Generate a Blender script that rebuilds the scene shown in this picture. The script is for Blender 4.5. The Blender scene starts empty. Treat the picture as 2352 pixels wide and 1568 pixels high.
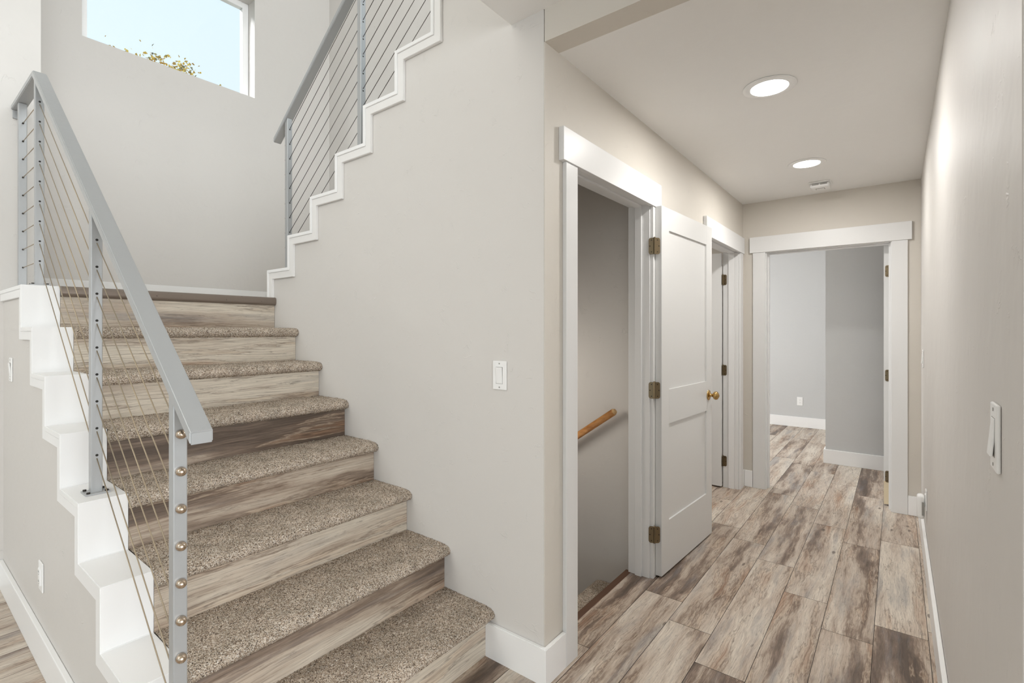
import bpy, bmesh, math, random
import numpy as np
from mathutils import Vector, Matrix

random.seed(7); rng = np.random.default_rng(5)
sc = bpy.context.scene
col = sc.collection
R = math.radians

# ------------------------------------------------------------------ camera
F_PX = 1139.28
cam_d = bpy.data.cameras.new('camera')
cam_d.sensor_width = 36.0
cam_d.lens = F_PX / 2352 * 36.0
cam_d.shift_y = -(784 - 760.2) / 2352
cam_d.clip_start = 0.02; cam_d.clip_end = 300
cam = bpy.data.objects.new('camera', cam_d); col.objects.link(cam)
cam.location = (0, 0, 1.34)
cam.rotation_euler = (R(90), 0, R(37.775 - 90))
sc.camera = cam

# ------------------------------------------------------------------ world, exposure
sc.view_settings.view_transform = 'Standard'
sc.view_settings.look = 'None'
sc.view_settings.gamma = 1.0
sc.view_settings.exposure = -0.13
sc.view_settings.use_curve_mapping = False
sc.cycles.use_denoising = True
sc.cycles.max_bounces = 10
sc.cycles.diffuse_bounces = 6
sc.cycles.sample_clamp_indirect = 6.0

w = bpy.data.worlds.new('sky'); sc.world = w; w.use_nodes = True
nt = w.node_tree; nt.nodes.clear()
o_ = nt.nodes.new('ShaderNodeOutputWorld'); bg = nt.nodes.new('ShaderNodeBackground')
tc = nt.nodes.new('ShaderNodeTexCoord'); sx = nt.nodes.new('ShaderNodeSeparateXYZ')
rp = nt.nodes.new('ShaderNodeValToRGB')
rp.color_ramp.elements[0].position = 0.0; rp.color_ramp.elements[0].color = (0.80, 0.90, 0.95, 1)
rp.color_ramp.elements[1].position = 0.75; rp.color_ramp.elements[1].color = (0.72, 0.91, 1.0, 1)
nt.links.new(tc.outputs['Generated'], sx.inputs[0]); nt.links.new(sx.outputs['Z'], rp.inputs[0])
nt.links.new(rp.outputs[0], bg.inputs[0]); bg.inputs[1].default_value = 1.2
nt.links.new(bg.outputs[0], o_.inputs[0])

def area(name, loc, aim, sx_, sy_, power, color=(1, 1, 1), shape='RECTANGLE', spread=None):
    d = bpy.data.lights.new(name, 'AREA'); d.shape = shape; d.size = sx_
    if shape in ('RECTANGLE', 'ELLIPSE'): d.size_y = sy_
    d.energy = power; d.color = color
    if spread: d.spread = spread
    o = bpy.data.objects.new(name, d); col.objects.link(o)
    o.location = loc
    o.rotation_euler = (Vector(aim) - Vector(loc)).to_track_quat('-Z', 'Y').to_euler()
    return o
WARM = (1.0, 0.93, 0.84); DAY = (0.97, 0.985, 1.0)
area('fill_great_room_west', (-4.4, -1.2, 1.5), (1.5, 1.0, 1.2), 3.5, 2.2, 9, DAY)  # added fill from behind the camera, in place of unseen windows
area('fill_great_room_south', (-0.6, -4.4, 1.45), (0.9, 2.0, 1.2), 4.0, 2.1, 215, DAY)  # added main fill, unseen; brightens faces turned towards -y
area('fill_foyer_west', (-4.4, 2.4, 4.1), (1.6, 3.4, 2.4), 2.0, 2.2, 82, WARM)  # unseen area light added high up to brighten the stairwell
area('fill_loft', (0.5, -3.9, 4.4), (1.3, 4.2, 2.6), 4.5, 1.9, 215, DAY)  # unseen fill added at loft level for the window wall
area('fill_window_reveal', (0.5, 5.5, 5.4), (1.9, 4.4, 3.7), 1.2, .8, 190, DAY)  # added light above the sightline, brightens the window reveal
area('daylight_bedroom', (5.85, 3.35, 1.5), (6.5, 0.0, 1.1), 1.8, 1.6, 88, (0.97, 0.985, 1.0))
area('fill_side_room', (3.75, 2.3, 2.40), (3.75, 2.3, 0), 0.4, 0.4, 18, (1, 0.98, 0.95))  # unseen fill added to brighten the room behind the second door
area('fill_basement_stair', (2.05, 1.98, 1.10), (2.75, 1.50, 0.60), 0.45, 0.45, 4.2, WARM)  # hidden fill added to lift the wall behind the oak handrail

# ------------------------------------------------------------------ node materials
def mat(name, color=(.8, .8, .8), rough=.5, metal=0.0, spec=.5):
    m = bpy.data.materials.new(name); m.use_nodes = True
    b = m.node_tree.nodes['Principled BSDF']
    b.inputs['Base Color'].default_value = (*color, 1)
    b.inputs['Roughness'].default_value = rough
    b.inputs['Metallic'].default_value = metal
    b.inputs['Specular IOR Level'].default_value = spec
    return m
def N(m, t, **kw):
    n = m.node_tree.nodes.new(t)
    for k, v in kw.items():
        if k in n.inputs: n.inputs[k].default_value = v
        else: setattr(n, k, v)
    return n
def Lk(m, a, b): m.node_tree.links.new(a, b)
def bsdf(m): return m.node_tree.nodes['Principled BSDF']
def math_(m, op, a, b=None, c=None, clamp=False):
    n = m.node_tree.nodes.new('ShaderNodeMath'); n.operation = op; n.use_clamp = clamp
    for i, v in enumerate((a, b, c)):
        if v is None: continue
        if isinstance(v, (int, float)): n.inputs[i].default_value = v
        else: Lk(m, v, n.inputs[i])
    return n.outputs[0]
def ramp(m, fac, stops, interp='LINEAR'):
    n = m.node_tree.nodes.new('ShaderNodeValToRGB'); n.color_ramp.interpolation = interp
    e = n.color_ramp.elements
    while len(e) < len(stops): e.new(0.5)
    for i, (p, c) in enumerate(stops):
        e[i].position = p; e[i].color = (*c, 1) if len(c) == 3 else c
    Lk(m, fac, n.inputs[0]); return n.outputs[0]
def mixc(m, fac, a, b, mode='MIX'):
    n = m.node_tree.nodes.new('ShaderNodeMix'); n.data_type = 'RGBA'; n.blend_type = mode
    for s, v in ((n.inputs[0], fac), (n.inputs[6], a), (n.inputs[7], b)):
        if isinstance(v, (int, float)): s.default_value = v
        elif isinstance(v, tuple): s.default_value = (*v, 1)
        else: Lk(m, v, s)
    return n.outputs[2]

def plaster(name, color, strength=1.0, rough=.55):
    """hand-trowelled drywall: broad soft waves and scattered knife marks"""
    m = mat(name, color, rough, 0, .3)
    g = N(m, 'ShaderNodeNewGeometry').outputs['Position']
    soft = N(m, 'ShaderNodeTexNoise', Scale=5.0, Detail=3.0); Lk(m, g, soft.inputs['Vector'])
    warp = N(m, 'ShaderNodeTexNoise', Scale=7.0, Detail=4.0, Roughness=.6, Distortion=1.2); Lk(m, g, warp.inputs['Vector'])
    ridge = math_(m, 'ABSOLUTE', math_(m, 'SUBTRACT', warp.outputs['Fac'], .5))
    ridge = math_(m, 'SUBTRACT', 1.0, math_(m, 'MULTIPLY', ridge, 55.0), clamp=True)
    msk = N(m, 'ShaderNodeTexNoise', Scale=14.0, Detail=2.0); Lk(m, g, msk.inputs['Vector'])
    msk = math_(m, 'MULTIPLY', math_(m, 'SUBTRACT', msk.outputs['Fac'], .56), 8.0, clamp=True)
    scr = math_(m, 'MULTIPLY', ridge, msk)
    fine = N(m, 'ShaderNodeTexNoise', Scale=160.0, Detail=2.0); Lk(m, g, fine.inputs['Vector'])
    h = math_(m, 'ADD', math_(m, 'MULTIPLY', soft.outputs['Fac'], .9), math_(m, 'MULTIPLY', scr, .13 * strength))
    h = math_(m, 'ADD', h, math_(m, 'MULTIPLY', fine.outputs['Fac'], .010))
    bp = N(m, 'ShaderNodeBump', Strength=.8, Distance=.0085); Lk(m, h, bp.inputs['Height'])
    Lk(m, bp.outputs[0], bsdf(m).inputs['Normal'])
    return m

def vinyl(name, bright=1.0, warm=0.0, stretch=1.0, band=1.0, vary=.17):
    """weathered oak-look plank; the grain runs along world x, the face attribute 'pid' makes planks differ"""
    m = mat(name, rough=.5, spec=.35)
    g = N(m, 'ShaderNodeNewGeometry').outputs['Position']
    at = N(m, 'ShaderNodeAttribute'); at.attribute_name = 'pid'
    s = N(m, 'ShaderNodeSeparateXYZ'); Lk(m, g, s.inputs[0])
    q = N(m, 'ShaderNodeSeparateXYZ'); Lk(m, at.outputs['Vector'], q.inputs[0])
    x = math_(m, 'MULTIPLY', s.outputs['X'], stretch); t = math_(m, 'ADD', s.outputs['Y'], s.outputs['Z'])
    def vec(a, b, k=37.0):
        c = N(m, 'ShaderNodeCombineXYZ')
        Lk(m, math_(m, 'MULTIPLY_ADD', x, a, math_(m, 'MULTIPLY', q.outputs[0], k)), c.inputs[0])
        Lk(m, math_(m, 'MULTIPLY_ADD', tw, b, math_(m, 'MULTIPLY', q.outputs[1], k)), c.inputs[1])
        Lk(m, math_(m, 'MULTIPLY', q.outputs[2], k), c.inputs[2])
        return c.outputs[0]
    tw = t
    wn = N(m, 'ShaderNodeTexNoise', Scale=1.0, Detail=4.0, Roughness=.6); Lk(m, vec(2.4, 8.0), wn.inputs['Vector'])
    tw = math_(m, 'MULTIPLY_ADD', math_(m, 'SUBTRACT', wn.outputs['Fac'], .5), .050, t)
    blob = N(m, 'ShaderNodeTexNoise', Scale=1.0, Detail=9.0, Roughness=.66, Distortion=.12); Lk(m, vec(1.15, 9.0 * band, 21.0), blob.inputs['Vector'])
    blob2 = N(m, 'ShaderNodeTexNoise', Scale=1.0, Detail=8.0, Roughness=.64, Distortion=.15); Lk(m, vec(1.3, 10.5 * band, 53.0), blob2.inputs['Vector'])
    grain = N(m, 'ShaderNodeTexNoise', Scale=1.0, Detail=5.0, Roughness=.75); Lk(m, vec(11.0, 250.0), grain.inputs['Vector'])
    cath = N(m, 'ShaderNodeTexNoise', Scale=1.0, Detail=2.0, Roughness=.5); Lk(m, vec(1.3, 6.0, 71.0), cath.inputs['Vector'])
    ph = math_(m, 'ADD', math_(m, 'MULTIPLY', tw, 430.0), math_(m, 'MULTIPLY', cath.outputs['Fac'], 80.0))
    rings = math_(m, 'MULTIPLY_ADD', math_(m, 'SINE', ph), .5, .5)
    rmask = math_(m, 'MULTIPLY', math_(m, 'SUBTRACT', blob2.outputs['Fac'], .42), 5.0, clamp=True)
    speck = N(m, 'ShaderNodeTexNoise', Scale=1.0, Detail=8.0, Roughness=.8); Lk(m, vec(26.0, 95.0), speck.inputs['Vector'])
    mott = N(m, 'ShaderNodeTexNoise', Scale=1.0, Detail=6.0, Roughness=.7); Lk(m, vec(9.0, 28.0, 13.0), mott.inputs['Vector'])
    v = math_(m, 'ADD', blob.outputs['Fac'], math_(m, 'MULTIPLY', math_(m, 'SUBTRACT', q.outputs[2], .5), vary))
    v = math_(m, 'ADD', v, math_(m, 'MULTIPLY', math_(m, 'SUBTRACT', mott.outputs['Fac'], .5), .13))
    c = ramp(m, v, [(.30, (.110, .082, .066)), (.38, (.200, .150, .120)), (.425, (.300, .235, .190)), (.455, (.430, .355, .295)),
                    (.52, (.520, .450, .385)), (.62, (.640, .585, .515))])
    rust = math_(m, 'MULTIPLY', math_(m, 'SUBTRACT', blob2.outputs['Fac'], .54), 7.0, clamp=True)
    c = mixc(m, math_(m, 'MULTIPLY', rust, .68 + .1 * warm), c, mixc(m, mott.outputs['Fac'], (.22, .115, .065), (.47, .29, .185)))
    grey = math_(m, 'MULTIPLY', math_(m, 'SUBTRACT', .45, blob2.outputs['Fac']), 8.0, clamp=True)
    c = mixc(m, math_(m, 'MULTIPLY', grey, .55), c, (.215, .220, .240))
    gl = ramp(m, grain.outputs['Fac'], [(.32, (.55, .53, .52)), (.45, (.92, .91, .90)), (.60, (1.08, 1.07, 1.06))])
    c = mixc(m, 1.0, c, gl, 'MULTIPLY')
    rg = ramp(m, rings, [(0.0, (.62, .58, .55)), (.30, (.97, .97, .97)), (1, (1.04, 1.04, 1.04))])
    c = mixc(m, math_(m, 'MULTIPLY', rmask, .75), c, rg, 'MULTIPLY')
    vn = math_(m, 'SUBTRACT', 1.0, math_(m, 'MULTIPLY', math_(m, 'ABSOLUTE', math_(m, 'SUBTRACT', blob2.outputs['Fac'], .545)), 70.0), clamp=True)
    c = mixc(m, math_(m, 'MULTIPLY', vn, .55), c, (.13, .085, .06))
    vl = math_(m, 'SUBTRACT', 1.0, math_(m, 'MULTIPLY', math_(m, 'ABSOLUTE', math_(m, 'SUBTRACT', blob2.outputs['Fac'], .575)), 60.0), clamp=True)
    c = mixc(m, math_(m, 'MULTIPLY', vl, .45), c, (.62, .52, .41))
    sp = math_(m, 'MULTIPLY', math_(m, 'SUBTRACT', math_(m, 'ADD', speck.outputs['Fac'], math_(m, 'MULTIPLY', math_(m, 'SUBTRACT', mott.outputs['Fac'], .5), .5)), .58), 9.0, clamp=True)
    c = mixc(m, math_(m, 'MULTIPLY', sp, .62), c, (.115, .092, .078))
    kn = N(m, 'ShaderNodeTexVoronoi', Scale=1.0); Lk(m, vec(3.1, 9.0, 17.0), kn.inputs['Vector'])
    kk = math_(m, 'MULTIPLY', math_(m, 'SUBTRACT', .085, kn.outputs['Distance']), 30.0, clamp=True)
    c = mixc(m, math_(m, 'MULTIPLY', kk, .7), c, (.075, .052, .040))
    k = mixc(m, 1.0, c, (bright, bright * .99, bright * (.97 - .03 * warm)), 'MULTIPLY')
    Lk(m, k, bsdf(m).inputs['Base Color'])
    Lk(m, math_(m, 'MULTIPLY_ADD', grain.outputs['Fac'], .25, .36), bsdf(m).inputs['Roughness'])
    bp = N(m, 'ShaderNodeBump', Strength=.5, Distance=.0012); Lk(m, grain.outputs['Fac'], bp.inputs['Height'])
    Lk(m, bp.outputs[0], bsdf(m).inputs['Normal'])
    return m

def carpet_mat():
    m = mat('speckled_carpet', rough=.95, spec=.1)
    g = N(m, 'ShaderNodeNewGeometry').outputs['Position']
    v = N(m, 'ShaderNodeTexVoronoi', Scale=440.0); Lk(m, g, v.inputs['Vector'])
    s = N(m, 'ShaderNodeSeparateXYZ'); Lk(m, v.outputs['Color'], s.inputs[0])
    c = ramp(m, s.outputs[0], [(0, (.085, .066, .054)), (.14, (.11, .085, .068)), (.20, (.27, .205, .155)), (.42, (.36, .285, .22)),
                               (.46, (.49, .405, .32)), (.78, (.58, .50, .41)), (.84, (.66, .60, .53)), (1, (.74, .70, .64))])
    big = N(m, 'ShaderNodeTexNoise', Scale=13.0, Detail=4.0, Roughness=.6); Lk(m, g, big.inputs['Vector'])
    c = mixc(m, 1.0, c, ramp(m, big.outputs['Fac'], [(.32, (.74, .735, .715)), (.68, (1.06, 1.045, 1.03))]), 'MULTIPLY')
    Lk(m, c, bsdf(m).inputs['Base Color'])
    return m

def brushed(name, color, rough=.32, metal=1.0):
    m = mat(name, color, rough, metal)
    g = N(m, 'ShaderNodeNewGeometry').outputs['Position']
    n = N(m, 'ShaderNodeTexNoise', Scale=60.0, Detail=2.0); Lk(m, g, n.inputs['Vector'])
    Lk(m, math_(m, 'MULTIPLY_ADD', n.outputs['Fac'], .15, rough - .07), bsdf(m).inputs['Roughness'])
    return m
def paint(name, color, rough=.4):
    m = mat(name, color, rough, 0, .4)
    g = N(m, 'ShaderNodeNewGeometry').outputs['Position']
    n = N(m, 'ShaderNodeTexNoise', Scale=35.0, Detail=3.0); Lk(m, g, n.inputs['Vector'])
    bp = N(m, 'ShaderNodeBump', Strength=.12, Distance=.002); Lk(m, n.outputs['Fac'], bp.inputs['Height'])
    Lk(m, bp.outputs[0], bsdf(m).inputs['Normal'])
    return m
def emis(name, color, s):
    m = mat(name, color, .5)
    bsdf(m).inputs['Emission Color'].default_value = (*color, 1); bsdf(m).inputs['Emission Strength'].default_value = s
    return m

W_MAIN = plaster('greige_trowelled_plaster', (.652, .630, .602))
W_HALL = plaster('light_tinted_plaster', (.640, .603, .545), .8)  # main wall plaster with the warm hall light put into its colour
W_ROOM = plaster('cool_grey_plaster', (.545, .548, .545), .8)
W_CEIL = plaster('ceiling_plaster', (.87, .865, .85), .35)
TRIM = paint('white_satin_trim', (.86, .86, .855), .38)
TRIMH = paint('dimmed_hall_trim', (.75, .75, .745), .36)  # darker copy of the white trim, dimmer hall light put into the colour
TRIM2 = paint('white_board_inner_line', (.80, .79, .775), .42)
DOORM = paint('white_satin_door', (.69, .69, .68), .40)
FLOOR = vinyl('weathered_vinyl_plank')
RISER = vinyl('weathered_riser_plank', 1.0, .8, .5, .8, .24)
CARP = carpet_mat()
STEEL = brushed('silver_grey_powder_coat', (.41, .42, .425), .34, .30)
CABLE = brushed('sun_tinted_cable', (.38, .31, .22), .42, .6)  # stainless steel; gold of reflected sunlight is put into the colour
CABLE2 = brushed('dark_stainless_cable', (.13, .12, .11), .35, 1.0)
NUT = brushed('polished_acorn_nut', (.55, .45, .35), .18, 1.0)
BRONZE = brushed('antique_brass_hinge', (.20, .155, .095), .34, .9)
BRASS = brushed('antique_brass_knob', (.50, .33, .13), .18, 1.0)
SCREW = mat('dark_screw', (.03, .025, .02), .4, .6)
NOSE = brushed('brown_metal_nosing', (.205, .165, .135), .30, .4)
PLAST = mat('white_plastic', (.86, .86, .85), .28)
PLASTG = mat('grey_plastic_painted_gap', (.30, .29, .27), .5)  # grey of label and screws; also paints shade into the rocker gap
DARK = mat('dark_gap', (.02, .018, .015), .8)
OAK = mat('honey_oak', (.42, .17, .05), .35)
_g = N(OAK, 'ShaderNodeNewGeometry').outputs['Position']; _mp = N(OAK, 'ShaderNodeMapping'); _mp.inputs['Scale'].default_value = (60, 6, 25)
Lk(OAK, _g, _mp.inputs['Vector']); _n = N(OAK, 'ShaderNodeTexNoise', Scale=1.5, Detail=4.0); Lk(OAK, _mp.outputs[0], _n.inputs['Vector'])
Lk(OAK, ramp(OAK, _n.outputs['Fac'], [(.35, (.42, .17, .045)), (.6, (.62, .30, .10))]), bsdf(OAK).inputs['Base Color'])
OAKEND = mat('pale_oak_end', (.62, .40, .19), .5)
THRESH = mat('red_brown_threshold', (.090, .040, .020), .45)
RAWWOOD = mat('unpainted_door_edge', (.72, .62, .44), .6)

# ------------------------------------------------------------------ mesh helpers
class MB:
    def __init__(s): s.bm = bmesh.new(); s.smooth = False
    def box(s, lo, hi, b=0.0, seg=2):
        c = [(lo[i] + hi[i]) / 2 for i in range(3)]; d = [abs(hi[i] - lo[i]) for i in range(3)]
        r = bmesh.ops.create_cube(s.bm, size=1.0, matrix=Matrix.Translation(c) @ Matrix.Diagonal((*d, 1)))
        if b > 0:
            es = list({e for v in r['verts'] for e in v.link_edges})
            bmesh.ops.bevel(s.bm, geom=es, offset=min(b, min(d) * .45), segments=seg, affect='EDGES', profile=.5)
        return s
    def prism(s, pts, axis, a, b_):
        """2-D outline extruded along an axis; pts are (other axes in cyclic-free xyz order)"""
        def P(p, h):
            if axis == 'x': return (h, p[0], p[1])
            if axis == 'y': return (p[0], h, p[1])
            return (p[0], p[1], h)
        A = [s.bm.verts.new(P(p, a)) for p in pts]; B = [s.bm.verts.new(P(p, b_)) for p in pts]
        n = len(pts)
        fs = [s.bm.faces.new(A), s.bm.faces.new(B[::-1])]
        for i in range(n): fs.append(s.bm.faces.new((A[i], B[i], B[(i + 1) % n], A[(i + 1) % n])))
        bmesh.ops.recalc_face_normals(s.bm, faces=fs)
        return s
    def tube(s, p0, p1, r, n=12, r1=None):
        p0, p1 = Vector(p0), Vector(p1); d = p1 - p0
        q = d.to_track_quat('Z', 'Y').to_matrix().to_4x4()
        bmesh.ops.create_cone(s.bm, cap_ends=True, segments=n, radius1=r, radius2=r if r1 is None else r1, depth=d.length,
                              matrix=Matrix.Translation((p0 + p1) / 2) @ q)
        return s
    def lathe(s, prof, base, direc, n=24):
        q = Vector(direc).to_track_quat('Z', 'Y').to_matrix(); base = Vector(base); rows = []
        for r, h in prof:
            rows.append([s.bm.verts.new(base + q @ Vector((max(r, 1e-5) * math.cos(2 * math.pi * i / n), max(r, 1e-5) * math.sin(2 * math.pi * i / n), h))) for i in range(n)])
        fs = []
        for a, b in zip(rows, rows[1:]):
            for i in range(n): fs.append(s.bm.faces.new((a[i], a[(i + 1) % n], b[(i + 1) % n], b[i])))
        fs.append(s.bm.faces.new(rows[0][::-1])); fs.append(s.bm.faces.new(rows[-1]))
        bmesh.ops.recalc_face_normals(s.bm, faces=fs)
        return s
    def xf(s, M): bmesh.ops.transform(s.bm, matrix=M, verts=s.bm.verts); return s

def wpos(o): return o['_w'] if False else Vector(WP[o.name])
WP = {}
def link(name, mb, m, parent=None, smooth=False, origin=None, mats=None):
    bm = mb.bm if isinstance(mb, MB) else mb
    me = bpy.data.meshes.new(name)
    if parent is not None and origin is None: org = Vector(WP[parent.name])
    elif origin is not None: org = Vector(origin)
    else:
        xs = [v.co for v in bm.verts]
        org = Vector(((min(v.x for v in xs) + max(v.x for v in xs)) / 2, (min(v.y for v in xs) + max(v.y for v in xs)) / 2, min(v.z for v in xs)))
    bmesh.ops.translate(bm, verts=bm.verts, vec=-org)
    bm.to_mesh(me); bm.free()
    me.materials.append(m)
    for x in (mats or []): me.materials.append(x)
    if smooth: me.shade_smooth() if smooth is True else me.shade_auto_smooth(use_auto_smooth=True) if False else None
    if smooth is True:
        for p in me.polygons: p.use_smooth = True
    o = bpy.data.objects.new(name, me); col.objects.link(o)
    if parent is not None:
        o.parent = parent; o.location = org - Vector(WP[parent.name])
    else: o.location = org
    WP[o.name] = tuple(org)
    return o
def sub(name, mb, m, parent, **k):
    """a sub-part: child of a part; its parent may sit anywhere in the tree"""
    return link(name, mb, m, parent, **k)
def empty(name, loc, rz=0.0):
    o = bpy.data.objects.new(name, None); col.objects.link(o); o.location = loc; o.rotation_euler = (0, 0, rz)
    o.empty_display_size = .05; WP[o.name] = tuple(loc); return o
def tag(o, label=None, cat=None, group=None, kind=None):
    if label: o['label'] = label
    if cat: o['category'] = cat
    if group: o['group'] = group
    if kind: o['kind'] = kind
    return o
def struct(name, mb, m, parent=None, label=None, **k):
    o = link(name, mb, m, parent, **k)
    if parent is None: o['kind'] = 'structure'
    if label: o['label'] = label
    return o
def panel(mb, axis, a, b, u0, u1, z0, z1, holes=()):
    """wall slab between planes a..b on 'axis', from u0..u1, z0..z1, with rectangular holes (u0,u1,z0,z1)"""
    us = sorted({u0, u1, *[h[0] for h in holes], *[h[1] for h in holes]}); zs = sorted({z0, z1, *[h[2] for h in holes], *[h[3] for h in holes]})
    us = [u for u in us if u0 <= u <= u1]; zs = [z for z in zs if z0 <= z <= z1]
    for i in range(len(us) - 1):
        j = 0
        while j < len(zs) - 1:
            cu = (us[i] + us[i + 1]) / 2
            def inh(j): cz = (zs[j] + zs[j + 1]) / 2; return any(h[0] < cu < h[1] and h[2] < cz < h[3] for h in holes)
            if inh(j): j += 1; continue
            k = j
            while k < len(zs) - 1 and not inh(k): k += 1
            lo, hi = (us[i], zs[j]), (us[i + 1], zs[k])
            if axis == 'x': mb.box((a, lo[0], lo[1]), (b, hi[0], hi[1]))
            else: mb.box((lo[0], a, lo[1]), (hi[0], b, hi[1]))
            j = k
    return mb

# ------------------------------------------------------------------ measures
XA, YB, XE, YR = 1.568, 1.0577, 4.643, -0.1407
Y1, RUN, Z1, RISE = 1.3411, .2545, .198, .1933
def yr(n): return Y1 + (n - 1) * RUN          # riser plane
def zt(n): return Z1 + (n - 1) * RISE if n > 0 else 0.0   # tread top
XO, XI = .4104, .5445                          # outer stepped cap
Y2, YF = 3.72, 4.40
XS2, XR = 1.690, 2.750                         # far face of spine wall, right stair wall
YS, ZS, RUN2 = 3.1856, 1.7287, .2530
ZC, ZCF, ZUP, ZTOP = 2.4409, 2.565, 3.10, 5.5
ZL = zt(8)

# ------------------------------------------------------------------ floor of separate planks
def plank_floor():
    bm = bmesh.new(); lay = bm.faces.layers.float_vector.new('pid')
    LEN, WID = 1.1555, .1893
    phase = {0: 2.455, 1: 2.269, 2: 2.042, 3: 2.877, 4: 2.622, 5: 2.802, -1: 1.857}
    rects = [(-5.0, 1.69, -4.6, 3.74), (1.69, 2.81, -4.6, 1.178), (2.81, 8.2, -4.6, 3.6)]
    for (X0, X1, YA, YBm) in rects:
        r0 = int(math.floor((1.0255 - YBm) / WID)) - 1; r1 = int(math.ceil((1.0255 - YA) / WID)) + 1
        for r in range(r0, r1):
            yt = 1.0255 - r * WID; yb = yt - WID
            a, b = max(yb, YA), min(yt, YBm)
            if b - a < .004: continue
            rr = random.Random(r * 13 + 5); ph = phase.get(r, rr.uniform(0, LEN))
            k0 = int(math.floor((X0 - ph) / LEN)); 
            for k in range(k0, k0 + int((X1 - X0) / LEN) + 3):
                xa, xb = max(ph + k * LEN, X0), min(ph + (k + 1) * LEN, X1)
                if xb - xa < .004: continue
                pr = random.Random(r * 1009 + k * 31 + 3); pid = (pr.random(), pr.random(), pr.random())
                g = .0010 if (xa > X0) else 0; g2 = .0010 if xb < X1 else 0
                vs = [bm.verts.new(p) for p in ((xa + g, a + .0010, 0), (xb - g2, a + .0010, 0), (xb - g2, b - .0010, 0), (xa + g, b - .0010, 0),
                                                )]
                lo = [bm.verts.new((v.co.x, v.co.y, -.004)) for v in vs]
                f = bm.faces.new(vs); f[lay] = pid; f.material_index = 0
                for i in range(4):
                    s_ = bm.faces.new((vs[i], lo[i], lo[(i + 1) % 4], vs[(i + 1) % 4])); s_[lay] = pid; s_.material_index = 1
        # sub-floor under the planks
        v = bmesh.ops.create_cube(bm, size=1.0, matrix=Matrix.Translation(((X0 + X1) / 2, (YA + YBm) / 2, -.127)) @ Matrix.Diagonal((X1 - X0, YBm - YA, .246, 1)))['verts']
        for f in {f for q in v for f in q.link_faces}: f.material_index = 1
    return bm
struct('floor', plank_floor(), FLOOR, mats=[DARK], origin=(0, 0, 0))

# ------------------------------------------------------------------ walls
m_ = MB()   # spine wall between the two flights, stepped top under the white cap
top = [(YS - .02, ZL)]
pts = [(YS - .02, -2.0), (YS - .02, ZS - .02)]
for k in range(0, 7):
    y = YS - (k + 1) * RUN2 - .02; pts += [(y, ZS + k * RISE - .02), (y, ZS + (k + 1) * RISE - .02)]
pts += [(YB + .004, pts[-1][1]), (YB + .004, -2.0)]
m_.prism(pts, 'x', XA, XS2)
struct('wall_spine', m_, W_MAIN)
m_ = MB()
D1 = (1.774, 2.598, -.01, 2.049); D2_ = (3.632, 4.505, -.01, 2.034)
panel(m_, 'y', YB, 1.18, XS2, XE, 0, ZUP, [D1, D2_]); m_.box((XA + .0012, YB, 0), (XS2, YB + .0038, ZC))
struct('wall_hall_left', m_, W_HALL)
m_ = MB(); panel(m_, 'x', XE, XE + .12, -4.6, 3.6, 0, ZUP, [(.012, .893, -.01, 2.030)])
struct('wall_hall_end', m_, W_HALL)
m_ = MB(); m_.box((.995, YR - .12, 0), (XE, YR, ZC), .004)
struct('wall_hall_right', m_, W_MAIN)
# outer wall below the stair and its stepped cap
def steps_poly(t, ztail, yend):
    p = [(Y1 + t, ztail)]
    for n in range(1, 9): p += [(yr(n) + t, zt(n) - t), (yr(n + 1) + t if n < 8 else yend, zt(n) - t)]
    return p
m_ = MB(); m_.prism(steps_poly(.02, 0, Y2) + [(Y2, 0)], 'x', .424, XI - .006)
struct('wall_stair_outer', m_, W_MAIN)
m_ = MB(); m_.box((-5, Y2, 0), (.571, YF + .2, ZTOP), .003)
struct('wall_foyer_back', m_, W_MAIN)
WX0, WX1, WZ0, WZ1 = .879, 2.034, 3.360, 4.215
m_ = MB(); panel(m_, 'y', YF, YF + .2, .571, XR + .12, -2, ZTOP, [(WX0, WX1, WZ0, WZ1)])
struct('wall_window', m_, W_MAIN)
m_ = MB(); m_.box((XR, 1.18, -2), (XR + .12, YF, ZTOP))
struct('wall_stair_right', m_, W_MAIN)
m_ = MB(); m_.box((7.95, .571, 0), (8.07, 3.6, ZC)); m_.box((5.95, -4.6, 0), (8.07, .571, ZC))
struct('wall_bedroom_far', m_, W_ROOM)
m_ = MB(); m_.box((XR + .12, 3.5, 0), (8.07, 3.62, ZC))
struct('wall_back', m_, W_ROOM)

# ceilings
m_ = MB(); m_.box((XA + .1, -4.6, ZC), (XE, YB, ZUP))
struct('ceiling_hall', m_, W_CEIL)
m_ = MB(); m_.box((XA, -4.6, ZC), (XA + .1, YB, ZUP))
struct('wall_over_hall', m_, W_HALL)  # hall plaster here puts the beam's shade into its colour
m_ = MB(); m_.box((-5, -4.6, ZCF), (XA, 1.219, ZUP))
struct('ceiling_great_room', m_, W_CEIL)
m_ = MB(); m_.box((XE + .12, -4.6, ZC), (8.07, 3.62, ZC + .2)); m_.box((XR + .12, 1.18, ZC), (XE, 3.62, ZC + .2))
struct('ceiling_bedroom', m_, W_CEIL)
m_ = MB(); m_.box((-5, -4.6, ZTOP), (XR + .12, YF + .2, ZTOP + .2))
struct('ceiling_upper', m_, W_CEIL)

# basement stairwell
m_ = MB(); m_.box((XS2, 1.60, -1.2), (XR, YF, -1.0))
struct('floor_basement', m_, FLOOR)
m_ = MB(); m_.box((1.69, 1.06, -1.2), (XR, 1.172, -.25))
struct('wall_basement_front', m_, W_HALL)

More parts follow.
